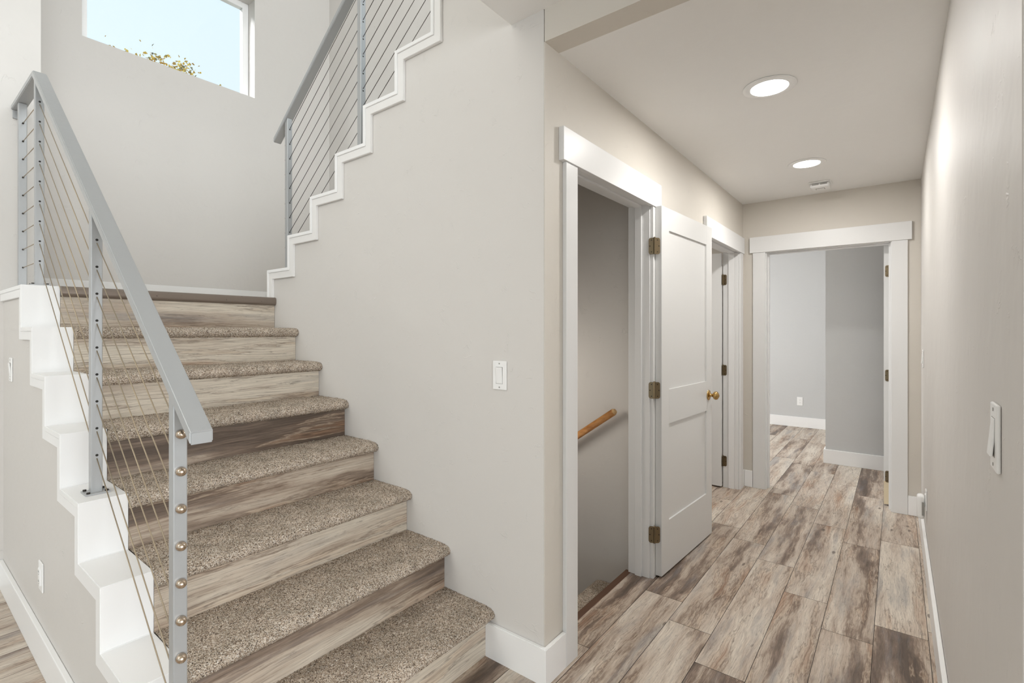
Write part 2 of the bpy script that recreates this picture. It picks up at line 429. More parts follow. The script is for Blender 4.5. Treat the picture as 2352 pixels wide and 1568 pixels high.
# ------------------------------------------------------------------ stepped white caps
def ribbon_out(t0, t1, yend):
    a, b = steps_poly(t0, 0, yend), steps_poly(t1, 0, yend)
    return a + b[::-1]
def stepped(name, spine, parts, label):
    root = empty(name, (0, 0, 0)); root['kind'] = 'structure'; root['label'] = label
    for (pn, t0, t1, x0, x1, mm) in parts:
        mb = MB()
        if not spine: mb.prism(ribbon_out(t0, t1, Y2), 'x', x0, x1)
        else:
            def pr(t):
                p = [(YS - t, ZL), (YS - t, ZS - t)]
                for k in range(0, 7):
                    y = YS - (k + 1) * RUN2 - t; p += [(y, ZS + k * RISE - t), (y, ZS + (k + 1) * RISE - t)]
                p.append((1.222, p[-1][1])); return p
            mb.prism(pr(t0) + pr(t1)[::-1], 'x', x0, x1)
        bmesh.ops.bevel(mb.bm, geom=[e for e in mb.bm.edges if len(e.link_faces) == 2 and e.calc_face_angle(0) > .5], offset=.0018, segments=2, affect='EDGES')
        link(pn, mb, mm, root)
    return root
stepped('trim_1', False, [('cap_board', 0, .019, XO, XI, TRIM), ('apron', .0192, .056, XO + .002, .4238, TRIM)],
        'white stepped cap on the low wall beside the carpeted stair')
stepped('trim_2', True, [('cap_board', 0, .019, XA - .020, XS2 + .020, TRIM), ('apron', .0192, .060, XA - .016, XA - .0002, TRIM2)],
        'white stepped cap climbing the top of the tall central wall')

# ------------------------------------------------------------------ baseboards
def base(name, boxes):
    m_ = MB()
    for lo, hi in boxes: m_.box(lo, hi, .003)
    return struct(name, m_, TRIM)
t_ = .017
m_ = MB()
m_.prism([(XA - t_, Y1 - .0005), (XA - t_, YB - t_), (1.694, YB - t_), (1.694, YB - .0005), (XA - .0005, YB - .0005), (XA - .0005, Y1 - .0005)], 'z', .0, .14)
bmesh.ops.bevel(m_.bm, geom=[e for e in m_.bm.edges if abs(e.verts[0].co.z - .14) < 1e-4 and abs(e.verts[1].co.z - .14) < 1e-4], offset=.0025, segments=2, affect='EDGES')
struct('baseboard_corner', m_, TRIM)
base('baseboard_hall_left', [((4.580, YB - t_, 0), (XE - .001, YB - .001, .14))])
base('baseboard_hall_end', [((XE - t_, .976, 0), (XE - .001, YB - t_ - .001, .14)), ((XE - t_, YR + t_ + .001, 0), (XE - .001, -.066, .14))])
base('baseboard_hall_right', [((.995, YR + .001, 0), (XE - .001, YR + t_, .14))])
base('baseboard_stair_outer', [((.406, Y1 + .02, 0), (.4235, Y2 - t_ - .001, .14))])
base('baseboard_foyer', [((-4.9, Y2 - t_, 0), (.4235, Y2 - .001, .14))])
base('baseboard_landing', [((.572, YF - .015, ZL), (XR - .001, YF - .001, ZL + .135))])
base('baseboard_bedroom', [((7.933, .572, 0), (7.949, 3.49, .14)), ((5.933, -4.5, 0), (5.949, .571 + t_, .14)), ((5.95, .572, 0), (7.932, .571 + t_, .14))])

# ------------------------------------------------------------------ staircase
st = tag(empty('staircase', (1.05, Y1, 0)), 'lower stair flight with speckled carpet treads and weathered wood plank risers', 'staircase')
def pid_box(lo, hi, seed):
    m_ = MB(); m_.box(lo, hi, .001, 1)
    lay = m_.bm.faces.layers.float_vector.new('pid'); pr = random.Random(seed); p = (pr.random(), pr.random(), pr.random())
    for f in m_.bm.faces: f[lay] = p
    return m_
for n in range(1, 9):
    link('riser', pid_box((XI + .001, yr(n), zt(n - 1) - .004 if n > 1 else 0), (XA - .001, yr(n) + .016, zt(n) - .022), [0, 11, 24, 38, 41, 57, 63, 72, 89][n]), RISER, st)
m_ = MB()     # closed body of the flight behind the risers
p = [(Y1 + .017, .0)]
for n in range(1, 9): p += [(yr(n) + .017, zt(n) - .024), (yr(n + 1) + .017 if n < 8 else yr(8) + .10, zt(n) - .024)]
p += [(yr(8) + .10, 1.30), (3.0, 1.1), (1.7, 0.0)]
m_.prism(p, 'x', XI + .002, XA - .002); link('carriage', m_, DARK, st)

def carpet(name, x0, x1, y0, y1, z, parent, step=.0038, nose=.036, drop=.053, amp=.0015, seed=1):
    """carpeted tread wrapped over a rounded nosing, tufts as real relief"""
    rg = np.random.default_rng(seed)
    prof = []                                       # (y,z) from back to underside
    ye = y0 + .030
    for y in np.arange(y1, ye, -step): prof.append((y, z))
    a, b = ye - (y0 - nose), drop * .5
    L = 0.5 * math.pi * (a + b); k = int(L / step)
    for i in range(k + 1):
        th = math.pi * i / k
        e = .72
        cy = math.copysign(abs(math.sin(th)) ** e, math.sin(th)); cz = math.copysign(abs(math.cos(th)) ** .9, math.cos(th))
        if th <= math.pi / 2: prof.append((ye - a * cy, z - b + b * cz))
        else: prof.append((ye - a * cy if ye - a * cy < y0 + .004 else y0 + .004, z - b + b * cz))
    prof = np.array(prof); npf = len(prof)
    d = np.gradient(prof, axis=0); nr = np.stack([d[:, 1], -d[:, 0]], 1); nr /= np.maximum(np.linalg.norm(nr, axis=1, keepdims=True), 1e-9)
    nr = -nr * np.sign(-nr[0, 1]) if nr[0, 1] != 0 else nr
    if nr[0, 1] < 0: nr = -nr
    caps = []
    xs = np.arange(x0, x1 + step * .5, step); xs[-1] = x1; nx = len(xs)
    h = rg.normal(0, amp, (npf, nx)); h = h * .75 + .25 * np.roll(h, 1, 1)
    jx = rg.normal(0, step * .18, (npf, nx)); jx[:, 0] = 0; jx[:, -1] = 0
    V = np.zeros((npf, nx, 3))
    V[..., 0] = xs[None, :] + jx; V[..., 1] = prof[:, 0:1] + nr[:, 0:1] * h; V[..., 2] = prof[:, 1:2] + nr[:, 1:2] * h
    lo = np.array(WP[parent.name]); V = V.reshape(-1, 3) - lo
    i = np.arange(npf - 1)[:, None] * nx + np.arange(nx - 1)[None, :]
    Fq = np.stack([i, i + nx, i + nx + 1, i + 1], -1).reshape(-1, 4)
    for col_ in (0, nx - 1):
        cpt = np.array([[xs[col_], (prof[0, 0] + y0) / 2, z - .010]]) - lo
        V = np.vstack([V, cpt]); ci = len(V) - 1
        for r in range(npf - 1):
            caps.append((r * nx + col_, (r + 1) * nx + col_, ci) if col_ else ((r + 1) * nx + col_, r * nx + col_, ci))
    me = bpy.data.meshes.new(name); me.vertices.add(len(V)); me.vertices.foreach_set('co', V.ravel())
    cp = np.array(caps, dtype=np.int32); idx = np.concatenate([Fq.ravel().astype(np.int32), cp.ravel()])
    me.loops.add(len(idx)); me.loops.foreach_set('vertex_index', idx)
    st_ = np.concatenate([np.arange(0, Fq.size, 4, dtype=np.int32), Fq.size + np.arange(0, cp.size, 3, dtype=np.int32)])
    tt_ = np.concatenate([np.full(len(Fq), 4, dtype=np.int32), np.full(len(cp), 3, dtype=np.int32)])
    me.polygons.add(len(st_)); me.polygons.foreach_set('loop_start', st_); me.polygons.foreach_set('loop_total', tt_)
    me.update(); me.validate(); me.materials.append(CARP)
    o = bpy.data.objects.new(name, me); col.objects.link(o); o.parent = parent; return o
for n in range(1, 8):
    carpet('carpet_tread', XI + .0015, XA - .0005, yr(n), yr(n + 1) - .0005, zt(n), st, seed=n)
# landing: planked floor and rounded metal-look nosing
m_ = pid_box((XI + .002, yr(8) + .041, ZL - .02), (XA - .001, YS + .001, ZL), 5)
link('landing_edge', m_, RISER, st)
m_ = pid_box((XI + .002, YS + .002, 1.33), (XR - .001, YF - .001, ZL), 5)
struct('floor_landing', m_, RISER)
m_ = MB(); pr = []
for i in range(13):
    th = math.pi * (.0 + i / 12.0); pr.append((yr(8) - .002 - .020 * math.sin(th) ** .8 if 0 < th < math.pi - 1e-6 else yr(8) + .002, ZL - .0235 + .0255 * math.copysign(abs(math.cos(th)) ** .75, math.cos(th))))
pr = [(yr(8) + .04, ZL + .002)] + pr + [(yr(8) + .002, ZL - .049), (yr(8) + .04, ZL - .049)]
pr2 = []
for q in pr:
    if not pr2 or (abs(q[0] - pr2[-1][0]) + abs(q[1] - pr2[-1][1])) > 1e-5: pr2.append(q)
m_.prism(pr2, 'x', XI + .001, XA - .001); link('landing_nosing', m_, NOSE, st)
# second flight behind the central wall, its soffit closes the basement stairwell
m_ = MB(); p = [(YS, ZL - .02)]
for k in range(0, 8): p += [(YS - k * RUN2, ZL + (k + 1) * RISE - .022 if k < 8 else 0), (YS - (k + 1) * RUN2, ZL + (k + 1) * RISE - .022)]
p = [(YS, ZL - .02)] + [q for k in range(8) for q in ((YS - k * RUN2, ZL + (k + 1) * RISE - .13), (YS - (k + 1) * RUN2, ZL + (k + 1) * RISE - .13))]
p += [(1.183, p[-1][1]), (1.183, 2.62), (1.40, 2.62), (YS, 1.32)]
m_.prism(p, 'x', XS2 + .002, XR - .002); struct('ceiling_basement_stair', m_, W_HALL)

# basement steps
bs = tag(empty('basement_staircase', (2.2, 1.19, 0)), 'carpeted stair going down inside the open doorway', 'staircase')
m_ = MB(); m_.box((1.7705, 1.166, -.02), (2.6015, 1.203, .0015), .003); link('threshold', m_, THRESH, bs)
bs_tread_z = [-.19, -.383, -.576, -.77]
for i, z in enumerate(bs_tread_z):
    y0 = 1.20 + i * .255
    # nosing points towards +y: build it mirrored
    o = carpet('carpet_tread', XS2 + .02, XR - .004, -(y0 + .24), -(y0), z, bs, step=.006, seed=20 + i)
    co = np.empty(len(o.data.vertices) * 3); o.data.vertices.foreach_get('co', co); co = co.reshape(-1, 3)
    b0 = WP[bs.name][1]; co[:, 1] = -(co[:, 1] + b0) - b0; o.data.vertices.foreach_set('co', co.ravel()); o.data.flip_normals(); o.data.update()
    m_ = MB(); m_.box((XS2 + .02, y0 + .22, z - .19), (XR - .004, y0 + .235, z - .03)); link('riser', m_, W_HALL, bs)

# ------------------------------------------------------------------ cable railings
def post(parent, x0, y0, z0, z1, slope=0.0, w=.032, plate=True):
    """square tube post, its top cut to the slope of the rail (dz/dy)"""
    m_ = MB(); m_.box((x0, y0, z0), (x0 + w, y0 + w, z1), .0025)
    for v in m_.bm.verts:
        if v.co.z > z1 - .01: v.co.z += slope * (v.co.y - y0)
    o = link('post', m_, STEEL, parent)
    if plate:
        b = MB(); c = (x0 + w / 2, y0 + w / 2); r = .034
        b.box((c[0] - r, c[1] - r, z0), (c[0] + r, c[1] + r, z0 + .006), .001); bp = link('base_plate', b, STEEL, o)
        for dx in (-1, 1):
            for dy in (-1, 1):
                q = MB(); q.tube((c[0] + dx * .025, c[1] + dy * .025, z0 + .006), (c[0] + dx * .025, c[1] + dy * .025, z0 + .011), .0055, 6)
                k = link('bolt', q, SCREW, o)
    return o
def hole(m_, x, y, z, r=.0042): m_.tube((x, y - .0010, z), (x, y + .004, z), r, 14)
def lin(a, b, t): return a + (b - a) * t

rl = tag(empty('cable_railing', (.4775, 1.446, zt(1))), 'silver cable railing in front, along the open side of the lower flight', 'railing')
xc = .4775
P = [(1.43, zt(1), 1.080, .0940), (2.19, zt(4), 1.656, .0932), (3.145, ZL, 2.405, .0925), (3.565, ZL, 2.412, .0930)]
def rail_top(y): return 1.104 + .777 * (y - 1.297)
YBEND = 3.148
for i, (y, z0, zh, dz) in enumerate(P):
    if i < 2: post(rl, xc - .016, y, z0, rail_top(y) - .0305, .777, plate=(i != 0) or True)
    elif i == 2: post(rl, xc - .016, y, z0, rail_top(YBEND) - .030, 0)
    else: post(rl, xc - .016, y, z0, rail_top(YBEND) - .0265, 0)
posts_l = [o for o in rl.children]
# handrail: sloped part and level part mitred at the bend
vth = .0315; lev = .0262; zt_b = rail_top(YBEND); y0 = 1.297
m_ = MB()
bend_lo_y = YBEND + .004
m_.prism([(y0, rail_top(y0) - vth), (y0, rail_top(y0)), (YBEND, zt_b), (YBEND + .010, zt_b - lev)], 'x', xc - .025, xc + .025)
bmesh.ops.bevel(m_.bm, geom=[e for e in m_.bm.edges if e.verts[0].co.y < YBEND - .1 or e.verts[1].co.y < YBEND - .1], offset=.003, segments=3, affect='EDGES')
link('handrail', m_, STEEL, rl)
m_ = MB(); m_.prism([(YBEND + .0002, zt_b), (YBEND + .0102, zt_b - lev), (Y2 - .004, zt_b - lev), (Y2 - .004, zt_b)], 'x', xc - .025, xc + .025)
bmesh.ops.bevel(m_.bm, geom=[e for e in m_.bm.edges if abs(e.verts[0].co.y - e.verts[1].co.y) > .1], offset=.003, segments=3, affect='EDGES')
link('handrail', m_, STEEL, rl)
m_ = MB(); m_.box((xc - .02, Y2 - .012, zt_b - .07), (xc + .02, Y2 - .0005, zt_b - lev - .0005), .001); link('wall_flange', m_, STEEL, rl)
for k in range(9):
    pts = [(y, zh - k * dz) for (y, z0, zh, dz) in P]
    m_ = MB()
    m_.tube((xc, pts[0][0] - .002, pts[0][1]), (xc, pts[1][0] + .016, pts[1][1]), .0018, 8)
    m_.tube((xc, pts[1][0] + .016, pts[1][1]), (xc, pts[2][0] + .016, pts[2][1]), .0018, 8)
    m_.tube((xc, pts[2][0] + .016, pts[2][1]), (xc, pts[3][0] + .005, pts[3][1]), .0018, 8)
    link('cable', m_, CABLE, rl, smooth=True)
    for (y, z), po in list(zip(pts, posts_l))[1:]:
        h_ = MB(); hole(h_, xc, y, z); sub('cable_hole', h_, DARK, po)
    f = MB(); f.tube((xc, P[3][0] - .012, pts[3][1]), (xc, P[3][0], pts[3][1]), .0036, 10); link('cable_fitting', f, SCREW, rl, smooth=True)
    a = MB(); prof = [(.0112, 0), (.0120, .0012), (.0120, .0060), (.0114, .0080)] + [(.0114 * math.cos(t * math.pi / 12), .0080 + .0105 * math.sin(t * math.pi / 12)) for t in range(1, 7)]
    a.lathe(prof, (xc, P[0][0] - .0002, pts[0][1]), (0, -1, 0), 20); link('acorn_nut', a, NUT, rl, smooth=True)

ru = tag(empty('cable_railing', (1.63, 3.07, ZS)), 'grey cable railing standing on the stepped cap of the central wall, for the upper flight', 'railing')
xu = 1.630; U = [(3.053, ZS, 2.622), (2.283, ZS + 3 * RISE, 3.201), (1.5135, ZS + 6 * RISE, 3.780)]
def rtu(y): return 2.602 + .7584 * (3.214 - y)
for (y, z0, zh) in U:
    post(ru, xu - .016, y, z0, rtu(y) - .0315, -.7584)
posts_u = [o for o in ru.children]
m_ = MB(); m_.prism([(3.214, rtu(3.214)), (3.214, rtu(3.214) - .0315), (1.30, rtu(1.30) - .0315), (1.30, rtu(1.30))], 'x', xu - .025, xu + .025)
bmesh.ops.bevel(m_.bm, geom=list(m_.bm.edges), offset=.003, segments=3, affect='EDGES')
link('handrail', m_, STEEL, ru)
for k in range(9):
    m_ = MB(); pts = [(y, zh - k * .0934) for (y, z0, zh) in U]
    m_.tube((xu, pts[0][0] + .005, pts[0][1]), (xu, pts[1][0] + .016, pts[1][1]), .0017, 8)
    m_.tube((xu, pts[1][0] + .016, pts[1][1]), (xu, pts[2][0] + .016, pts[2][1]), .0017, 8)
    link('cable', m_, CABLE2, ru, smooth=True)
    for (y, z), po in zip(pts, posts_u):
        h_ = MB(); hole(h_, xu, y, z, .0038); sub('cable_hole', h_, DARK, po)
    a = MB(); a.lathe(prof, (xu, U[0][0] + .0322, pts[0][1]), (0, 1, 0), 14); link('acorn_nut', a, NUT, ru, smooth=True)

# ------------------------------------------------------------------ window and tree
m_ = MB(); fy0, fy1 = 4.515, 4.565; fw = .052
wn = empty('window_1', ((WX0 + WX1) / 2, 4.54, WZ0)); wn['kind'] = 'structure'; wn['label'] = 'fixed white framed window high over the landing'
m_.box((WX0 + .001, fy0, WZ0 + .001), (WX0 + fw, fy1, WZ1 - .001), .003); m_.box((WX1 - fw, fy0, WZ0 + .001), (WX1 - .001, fy1, WZ1 - .001), .003)
m_.box((WX0 + fw, fy0, WZ0 + .001), (WX1 - fw, fy1, WZ0 + fw), .003); m_.box((WX0 + fw, fy0, WZ1 - fw), (WX1 - fw, fy1, WZ1 - .001), .003)
link('window_frame', m_, TRIM, wn)
GL = bpy.data.materials.new('clear_window_glass'); GL.use_nodes = True; GL.node_tree.nodes.clear()
go = GL.node_tree.nodes.new('ShaderNodeOutputMaterial'); gm = GL.node_tree.nodes.new('ShaderNodeMixShader'); gt = GL.node_tree.nodes.new('ShaderNodeBsdfTransparent'); gg = GL.node_tree.nodes.new('ShaderNodeBsdfGlossy')
gg.inputs['Roughness'].default_value = .02; gm.inputs[0].default_value = .04
Lk(GL, gt.outputs[0], gm.inputs[1]); Lk(GL, gg.outputs[0], gm.inputs[2]); Lk(GL, gm.outputs[0], go.inputs[0])
m_ = MB(); m_.box((WX0 + fw + .0005, 4.536, WZ0 + fw + .0005), (WX1 - fw - .0005, 4.542, WZ1 - fw - .0005)); link('glass_pane', m_, GL, wn)

LEAF = mat('yellow_autumn_leaf', (.80, .50, .03), .6)
_g = N(LEAF, 'ShaderNodeNewGeometry'); 
Lk(LEAF, ramp(LEAF, _g.outputs['Random Per Island'], [(0, (.10, .12, .06)), (.14, (.30, .24, .04)), (.22, (.80, .50, .03)), (.8, (.95, .68, .08)), (1, (.62, .33, .03))]), bsdf(LEAF).inputs['Base Color'])
BARK = mat('grey_bark', (.16, .14, .12), .9)
tr = tag(empty('tree', (5.05, 16.0, -.30)), 'yellow-leaved autumn treetop seen through the high window', 'tree')
m_ = MB(); m_.tube((5.05, 16, -.30), (5.10, 16, 4.5), .16, 12, .11); m_.tube((5.10, 16, 4.5), (5.0, 16, 8.2), .11, 10, .02); link('trunk', m_, BARK, tr)
rt = random.Random(3); tips = []
for i in range(26):
    h = rt.uniform(3.6, 7.7); a = rt.uniform(0, 2 * math.pi); ln = (8.6 - h) * .42 + .2
    p0 = Vector((5.07, 16, h)); p1 = p0 + Vector((math.cos(a) * ln, math.sin(a) * ln, ln * .9))
    m_ = MB(); m_.tube(p0, p1, .03, 6, .007); link('branch', m_, BARK, tr); tips += [(p0 + (p1 - p0) * f, .16 + .2 * f) for f in (.45, .65, .85, 1.0)]
tips += [(Vector((4.80 + rt.gauss(0, .22), 16 + rt.gauss(0, .3), 8.50 + rt.gauss(0, .13))), .16) for _ in range(16)]
tips += [(Vector((5.32 + rt.gauss(0, .15), 16 + rt.gauss(0, .3), 8.42 + rt.gauss(0, .12))), .15) for _ in range(14)]
bm = bmesh.new()
for c, r in tips:
    for _ in range(46):
        p = Vector(c) + Vector((rt.gauss(0, r), rt.gauss(0, r), rt.gauss(0, r * .8)))
        if p.z > 8.95: continue
        s = rt.uniform(.032, .06); q = Matrix.Rotation(rt.uniform(0, 6.28), 3, Vector((rt.gauss(0, 1), rt.gauss(0, 1), rt.gauss(0, 1))).normalized())
        vs = [bm.verts.new(p + q @ Vector(v)) for v in ((0, -s, 0), (s * .7, 0, s * .2), (0, s, 0), (-s * .7, 0, s * .2))]
        bm.faces.new(vs)
tag(link('foliage', bm, LEAF, tr), kind='stuff')
m_ = MB(); m_.box((-40, -40, -.6), (60, 80, -.5)); GR = mat('lawn_ground', (.16, .17, .11), 1)
_x = MB(); _x.bm.free(); m_.bm.free()
m_ = MB(); m_.box((-40, 4.65, -.40), (60, 80, -.30)); struct('ground', m_, GR)

# ------------------------------------------------------------------ door frames and doors
def hinge(parent, pin, z, da, db, m=BRONZE, h=.089, wd=.031, pinr=.0055):
    """butt hinge: two leaves with rounded corners leaving the pin along da and db; returns the object"""
    root = MB()
    def leaf(mb, d, nrm):
        d = Vector(d).normalized(); nrm = Vector(nrm).normalized(); r = .012; pts = []
        pts.append((0, -h / 2)); 
        for (cx, cy, a0) in ((wd - r, -h / 2 + r, -90), (wd - r, h / 2 - r, 0)):
            for i in range(5): t = R(a0 + 90 * i / 4); pts.append((cx + r * math.cos(t), cy + r * math.sin(t)))
        pts.append((0, h / 2))
        A = [mb.bm.verts.new(Vector(pin) + Vector((0, 0, z)) + d * p[0] + Vector((0, 0, p[1])) - nrm * .0010) for p in pts]
        B = [mb.bm.verts.new(v.co + nrm * .0022) for v in A]
        fs = [mb.bm.faces.new(A), mb.bm.faces.new(B[::-1])] + [mb.bm.faces.new((A[i], B[i], B[(i + 1) % len(A)], A[(i + 1) % len(A)])) for i in range(len(A))]
        bmesh.ops.recalc_face_normals(mb.bm, faces=fs)
        sc_ = []
        for (px_, pz_) in ((.016, .032), (.024, 0), (.016, -.032)):
            c = Vector(pin) + Vector((0, 0, z + pz_)) + d * px_ + nrm * .0012; sc_.append((c, nrm))
        return sc_
    na, nb = da[1], db[1]
    s1 = leaf(root, da[0], na); s2 = leaf(root, db[0], nb)
    root.tube(Vector(pin) + Vector((0, 0, z - h / 2)), Vector(pin) + Vector((0, 0, z + h / 2)), pinr, 12)
    root.tube(Vector(pin) + Vector((0, 0, z + h / 2)), Vector(pin) + Vector((0, 0, z + h / 2 + .004)), .0065, 12, .004)
    o = link('hinge', root, m, parent)
    q = MB()
    for c, n_ in s1 + s2: q.tube(c - n_ * .0004, c + n_ * .0010, .0032, 10)
    s = link('screw', q, SCREW, parent); s.parent = o; s.location = (0, 0, 0)
    s.location = Vector(WP[s.name]) - Vector(WP[o.name])
    return o

def frame_y(name, x0, x1, ztop, xh0, xh1, zh0, zh1, yface, yback, stop_y, label, split_casing=True):
    """casing, header and jambs round an opening in a wall facing -y; x0,x1 = inner casing edges"""
    f = empty(name, ((x0 + x1) / 2, yface, 0)); f['kind'] = 'structure'; f['label'] = label
    cw = .0895
    for a, b in ((x0 - cw, x0), (x1, x1 + cw)):
        m_ = MB(); m_.box((a, yface - .0185, 0), (b, yface - .0005, zh0), .0015); link('casing', m_, TRIMH, f)
    m_ = MB(); m_.box((xh0, yface - .0245, zh0 + .0003), (xh1, yface - .0005, zh1), .0015); link('header', m_, TRIMH, f)
    j = .007
    for a, b in ((x0 - .010, x0 + j), (x1 - j, x1 + .010)):
        m_ = MB(); m_.box((a, yface - .0003, 0), (b, yback, ztop + .013), .001); link('jamb', m_, TRIMH, f)
    m_ = MB(); m_.box((x0 + j, yface - .0003, ztop - j), (x1 - j, yback, ztop + .013), .001); link('head_jamb', m_, TRIMH, f)
    m_ = MB(); s0, s1 = stop_y
    m_.box((x0 + j, s0, 0), (x0 + j + .011, s1, ztop - j), .0015); m_.box((x1 - j - .011, s0, 0), (x1 - j, s1, ztop - j), .0015)
    m_.box((x0 + j + .011, s0, ztop - j - .011), (x1 - j - .011, s1, ztop - j), .0015); link('door_stop_strip', m_, TRIMH, f)
    return f
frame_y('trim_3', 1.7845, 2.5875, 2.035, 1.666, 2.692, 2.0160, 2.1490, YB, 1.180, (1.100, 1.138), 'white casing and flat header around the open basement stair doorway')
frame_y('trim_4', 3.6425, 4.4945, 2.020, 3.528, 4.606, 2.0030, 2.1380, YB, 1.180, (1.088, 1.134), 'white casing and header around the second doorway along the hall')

def door_leaf(m_, w_, h_, t_, panels):
    """flat two-panel (shaker) leaf, local: x 0..w, y 0..t, z 0..h; panels recessed on both faces"""
    xs = [0, panels[0][0], panels[0][1], w_]
    m_.box((0, 0, 0), (xs[1], t_, h_), .0015); m_.box((xs[2], 0, 0), (w_, t_, h_), .0015)
    zz = [0] + [z for p in panels for z in (p[2], p[3])] + [h_]
    for i in range(0, len(zz), 2): m_.box((xs[1] - .0005, .0002, zz[i] + .0002), (xs[2] + .0005, t_ - .0002, zz[i + 1] - .0002))
    for p in panels: m_.box((xs[1] - .0005, .009, p[2] - .001), (xs[2] + .0005, t_ - .009, p[3] + .001))
    return m_
# door 1 : hinged on the far jamb, swung back against the hall wall
HZ = [.240, 1.020, 1.800]
ang = R(-3.0)
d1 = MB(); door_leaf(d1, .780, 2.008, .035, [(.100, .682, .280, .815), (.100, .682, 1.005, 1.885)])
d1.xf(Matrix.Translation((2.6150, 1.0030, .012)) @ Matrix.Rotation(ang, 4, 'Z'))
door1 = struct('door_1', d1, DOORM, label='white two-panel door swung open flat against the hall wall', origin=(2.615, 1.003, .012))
ca, sa = math.cos(ang), math.sin(ang)
def dl(x, y): return (2.615 + x * ca - y * sa, 1.003 + x * sa + y * ca)
for z in HZ:
    hinge(door1, (2.5880, 1.0320, 0), z, ((-.30, .954, 0), (-.954, -.30, 0)), ((.72, -.69, 0), (-.69, -.72, 0)))
kx, ky = dl(.718, 0)
m_ = MB(); dv = (sa, -ca, 0)
m_.lathe([(.0335, 0), (.0335, .002), (.030, .006), (.018, .009), (.011, .013), (.010, .026), (.014, .030), (.024, .036), (.0275, .045), (.0255, .055), (.016, .063), (.004, .0655), (.003, .069)], (kx, ky, .925), dv, 28)
link('doorknob', m_, BRASS, door1, smooth=True)
kx, ky = dl(.718, .035)
# door 2 : opens into the side room, seen on its hinge side
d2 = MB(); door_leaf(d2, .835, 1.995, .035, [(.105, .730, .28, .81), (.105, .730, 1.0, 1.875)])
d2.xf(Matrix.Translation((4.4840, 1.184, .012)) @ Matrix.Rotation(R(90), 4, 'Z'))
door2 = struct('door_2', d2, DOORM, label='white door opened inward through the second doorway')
for z in (.225, 1.005, 1.780):
    hinge(door2, (4.4855, 1.1800, 0), z, ((0, -1, 0), (-1, 0, 0)), ((-1, .02, 0), (0, -1, 0)))
# end opening
f = empty('trim_5', (XE, .45, 0)); f['kind'] = 'structure'; f['label'] = 'white casing and header around the open doorway at the hall end'
for a, b in ((-.0650, .0290), (.8770, .9730)):
    m_ = MB(); m_.box((XE - .0185, a, 0), (XE - .0005, b, 2.0080), .0015); link('casing', m_, TRIMH, f)
m_ = MB(); m_.box((XE - .0245, -.0900, 2.0083), (XE - .0005, .9970, 2.1410), .0015); link('header', m_, TRIMH, f)
for a, b in ((.019, .035), (.870, .886)):
    m_ = MB(); m_.box((XE - .0003, a, 0), (XE + .120, b, 2.022), .001); link('jamb', m_, TRIMH, f)
m_ = MB(); m_.box((XE - .0003, .035, 2.004), (XE + .120, .870, 2.022), .001); link('head_jamb', m_, TRIMH, f)
m_ = MB(); m_.box((XE + .045, .035, 0), (XE + .083, .046, 2.004), .0015); m_.box((XE + .045, .859, 0), (XE + .083, .870, 2.004), .0015); m_.box((XE + .045, .046, 1.993), (XE + .083, .859, 2.004), .0015); link('door_stop_strip', m_, TRIMH, f)
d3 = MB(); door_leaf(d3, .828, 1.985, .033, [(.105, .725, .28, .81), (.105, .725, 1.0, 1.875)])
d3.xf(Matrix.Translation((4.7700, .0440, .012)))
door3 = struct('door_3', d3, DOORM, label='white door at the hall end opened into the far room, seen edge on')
m_ = MB(); m_.box((4.7690, .0445, .0125), (4.7700, .0765, .190), 0); link('bare_edge', m_, RAWWOOD, door3)
for z in (.225, 1.000, 1.800):
    hinge(door3, (4.7690, .0405, 0), z, ((0, 1, 0), (-1, 0, 0)), ((-1, 0, 0), (0, 1, 0)), wd=.028)

# ------------------------------------------------------------------ switches and sockets
def local_to(mb, loc, rz): return mb.xf(Matrix.Translation(loc) @ Matrix.Rotation(rz, 4, 'Z'))
def switch(loc, rz, label, group=None, tilt=4.0):
    root = tag(empty('light_switch', loc), label, 'light switch', group)
    m_ = MB(); m_.box((-.0355, -.0065, -.0585), (.0355, -.0005, .0585), .003); local_to(m_, loc, rz); link('wall_plate', m_, PLAST, root)
    m_ = MB(); m_.box((-.0172, -.0068, -.0342), (.0172, -.0062, .0342), 0); local_to(m_, loc, rz); link('rocker_recess', m_, PLASTG, root)
    m_ = MB(); m_.box((-.0160, -.0105, -.0330), (.0160, -.0060, .0330), .0015)
    m_.xf(Matrix.Translation((0, -.0065, 0)) @ Matrix.Rotation(R(tilt), 4, 'X') @ Matrix.Translation((0, .0065, 0))); local_to(m_, loc, rz); link('rocker', m_, PLAST, root)
    for s in (-1, 1):
        m_ = MB(); m_.tube((0, -.0063, s * .048), (0, -.0073, s * .048), .0032, 12); local_to(m_, loc, rz); link('screw', m_, PLASTG, root)
    return root
def outlet(loc, rz, label, group=None, raised=.0035):
    root = tag(empty('wall_outlet', loc), label, 'wall outlet', group)
    m_ = MB(); m_.box((-.0355, -.0060, -.0585), (.0355, -.0005, .0585), .003); local_to(m_, loc, rz); link('wall_plate', m_, PLAST, root)
    m_ = MB(); m_.box((-.0165, -.0060 - raised, -.0335), (.0165, -.0055, .0335), .0012); local_to(m_, loc, rz); link('socket_face', m_, PLAST, root)
    for s in (-1, 1):
        m_ = MB()
        for dx, hh in ((-.0062, .004), (.0062, .0034)): m_.box((dx - .0009, -.0064 - raised, s * .019 - hh + .003), (dx + .0009, -.0055 - raised, s * .019 + hh + .003))
        m_.tube((0, -.0064 - raised, s * .019 - .0075), (0, -.0055 - raised, s * .019 - .0075), .0022, 10)
        local_to(m_, loc, rz); link('socket_slots', m_, DARK, root)
    return root
switch((XA, 1.2755, 1.160), R(-90), 'white rocker light switch on the tall plaster wall beside the stair')
switch((.424, 3.46, 1.150), R(-90), 'white rocker light switch on the grey wall under the railing, at left picture edge')
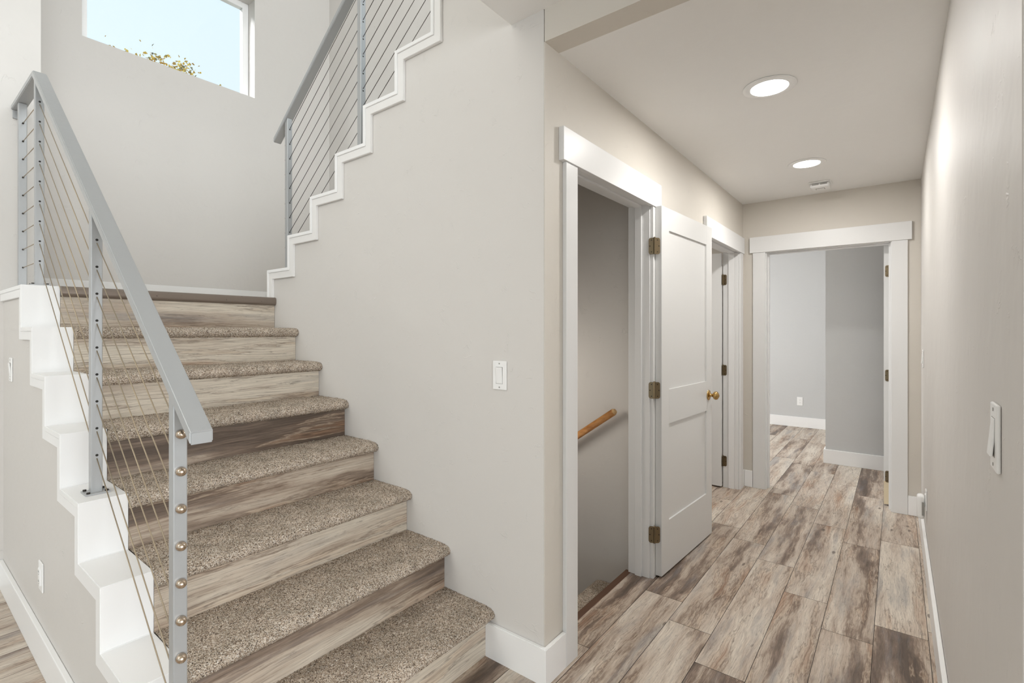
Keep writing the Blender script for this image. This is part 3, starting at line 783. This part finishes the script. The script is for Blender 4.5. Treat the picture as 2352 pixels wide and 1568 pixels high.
switch((1.205, YR, 1.155), R(180), 'white rocker light switch nearest the camera on the right hall wall', tilt=-5)
switch((4.220, YR, 1.160), R(180), 'white light switch far down the right hall wall near the end doorway', tilt=-4.5)
outlet((.424, 2.745, .345), R(-90), 'white wall outlet low on the grey wall below the stair cap', raised=.005)
outlet((7.950, 1.066, .360), R(-90), 'white duplex outlet on the pale wall of the far room')
outlet((3.770, YR, .355), R(180), 'white wall outlet behind the plug-in device near the hall end')
pg = tag(empty('plug_in_device', (3.770, YR + .0065, .312)), 'white rounded plug-in device in the outlet above the right hall baseboard', 'plug-in device')
m_ = MB(); m_.box((3.742, YR + .0102, .243), (3.800, YR + .046, .385), .016, 5); link('housing', m_, PLAST, pg, smooth=True)
m_ = MB(); m_.box((3.7405, YR + .013, .268), (3.7412 + .0010, YR + .024, .345), 0); link('label_strip', m_, PLASTG, pg)

# ------------------------------------------------------------------ ceiling fixtures
def downlight(x, y, label):
    root = tag(empty('recessed_light', (x, y, ZC)), label, 'ceiling light', 'recessed lights in the hall ceiling')
    m_ = MB(); m_.lathe([(.078, -.0004), (.108, -.0004), (.110, -.002), (.107, -.0045), (.079, -.0065), (.077, -.004)], (x, y, ZC), (0, 0, 1), 64)
    link('trim_ring', m_, PLAST, root, smooth=True)
    m_ = MB(); m_.lathe([(.0765, -.0030), (.0765, -.0060), (.060, -.0075), (.001, -.0085)], (x, y, ZC), (0, 0, 1), 48); link('lens', m_, LENS, root, smooth=True)
    a = area('recessed_lamp', (x, y, ZC - .014), (x, y, 0), .13, .13, 12.5, (1, .98, .95), 'DISK')
    a.parent = root; a.location = (0, 0, -.014); a.rotation_euler = (0, 0, 0)
LENS = emis('glowing_lens', (1, .97, .93), 9.0)
downlight(2.479, .453, 'lit recessed ceiling light nearer the camera')
downlight(3.757, .465, 'lit recessed ceiling light farther down the hall, beside the smoke detector')
sd = tag(empty('smoke_detector', (4.325, .447, ZC)), 'white rounded square smoke detector on the hall ceiling by the end wall', 'smoke detector')
m_ = MB(); m_.box((4.255, .377, ZC - .010), (4.395, .517, ZC - .0005), .008, 3); link('mounting_base', m_, PLAST, sd)
m_ = MB(); m_.box((4.262, .384, ZC - .042), (4.388, .510, ZC - .0105), .026, 5); link('cover', m_, PLAST, sd, smooth=True)
m_ = MB(); m_.box((4.2595, .400, ZC - .026), (4.2625, .442, ZC - .018)); m_.box((4.2595, .452, ZC - .026), (4.2625, .494, ZC - .018)); link('vent', m_, PLASTG, sd)
m_ = MB(); m_.box((4.305, .418, ZC - .0435), (4.345, .476, ZC - .0415), .002); link('test_button', m_, PLASTG, sd)
m_ = MB(); m_.box((4.309, .422, ZC - .0445), (4.341, .472, ZC - .0435), .001); link('button_cap', m_, PLAST, sd)

# ------------------------------------------------------------------ oak handrail on the basement stair wall
hr = tag(empty('wooden_handrail', (2.69, 1.318, .86)), 'round honey oak handrail on the stairwell wall inside the open doorway', 'handrail')
p0, p1 = Vector((2.690, 1.322, .862)), Vector((2.690, 2.25, .862 - .928 * .70))
m_ = MB(); m_.tube(p0, p1, .0205, 24); link('rail', m_, OAK, hr, smooth=True)
dd = (p0 - p1).normalized(); m_ = MB(); m_.tube(p0 - dd * .0005, p0 + dd * .0125, .0203, 24, .0135); link('end_cap', m_, OAKEND, hr)
for t in (.48, .92):
    c = p0.lerp(p1, t); m_ = MB(); m_.tube(c + Vector((0, 0, -.018)), c + Vector((0, 0, -.05)), .006, 10); m_.tube(c + Vector((0, 0, -.05)), c + Vector((.0595, 0, -.05)), .006, 10); link('bracket', m_, BRONZE, hr)
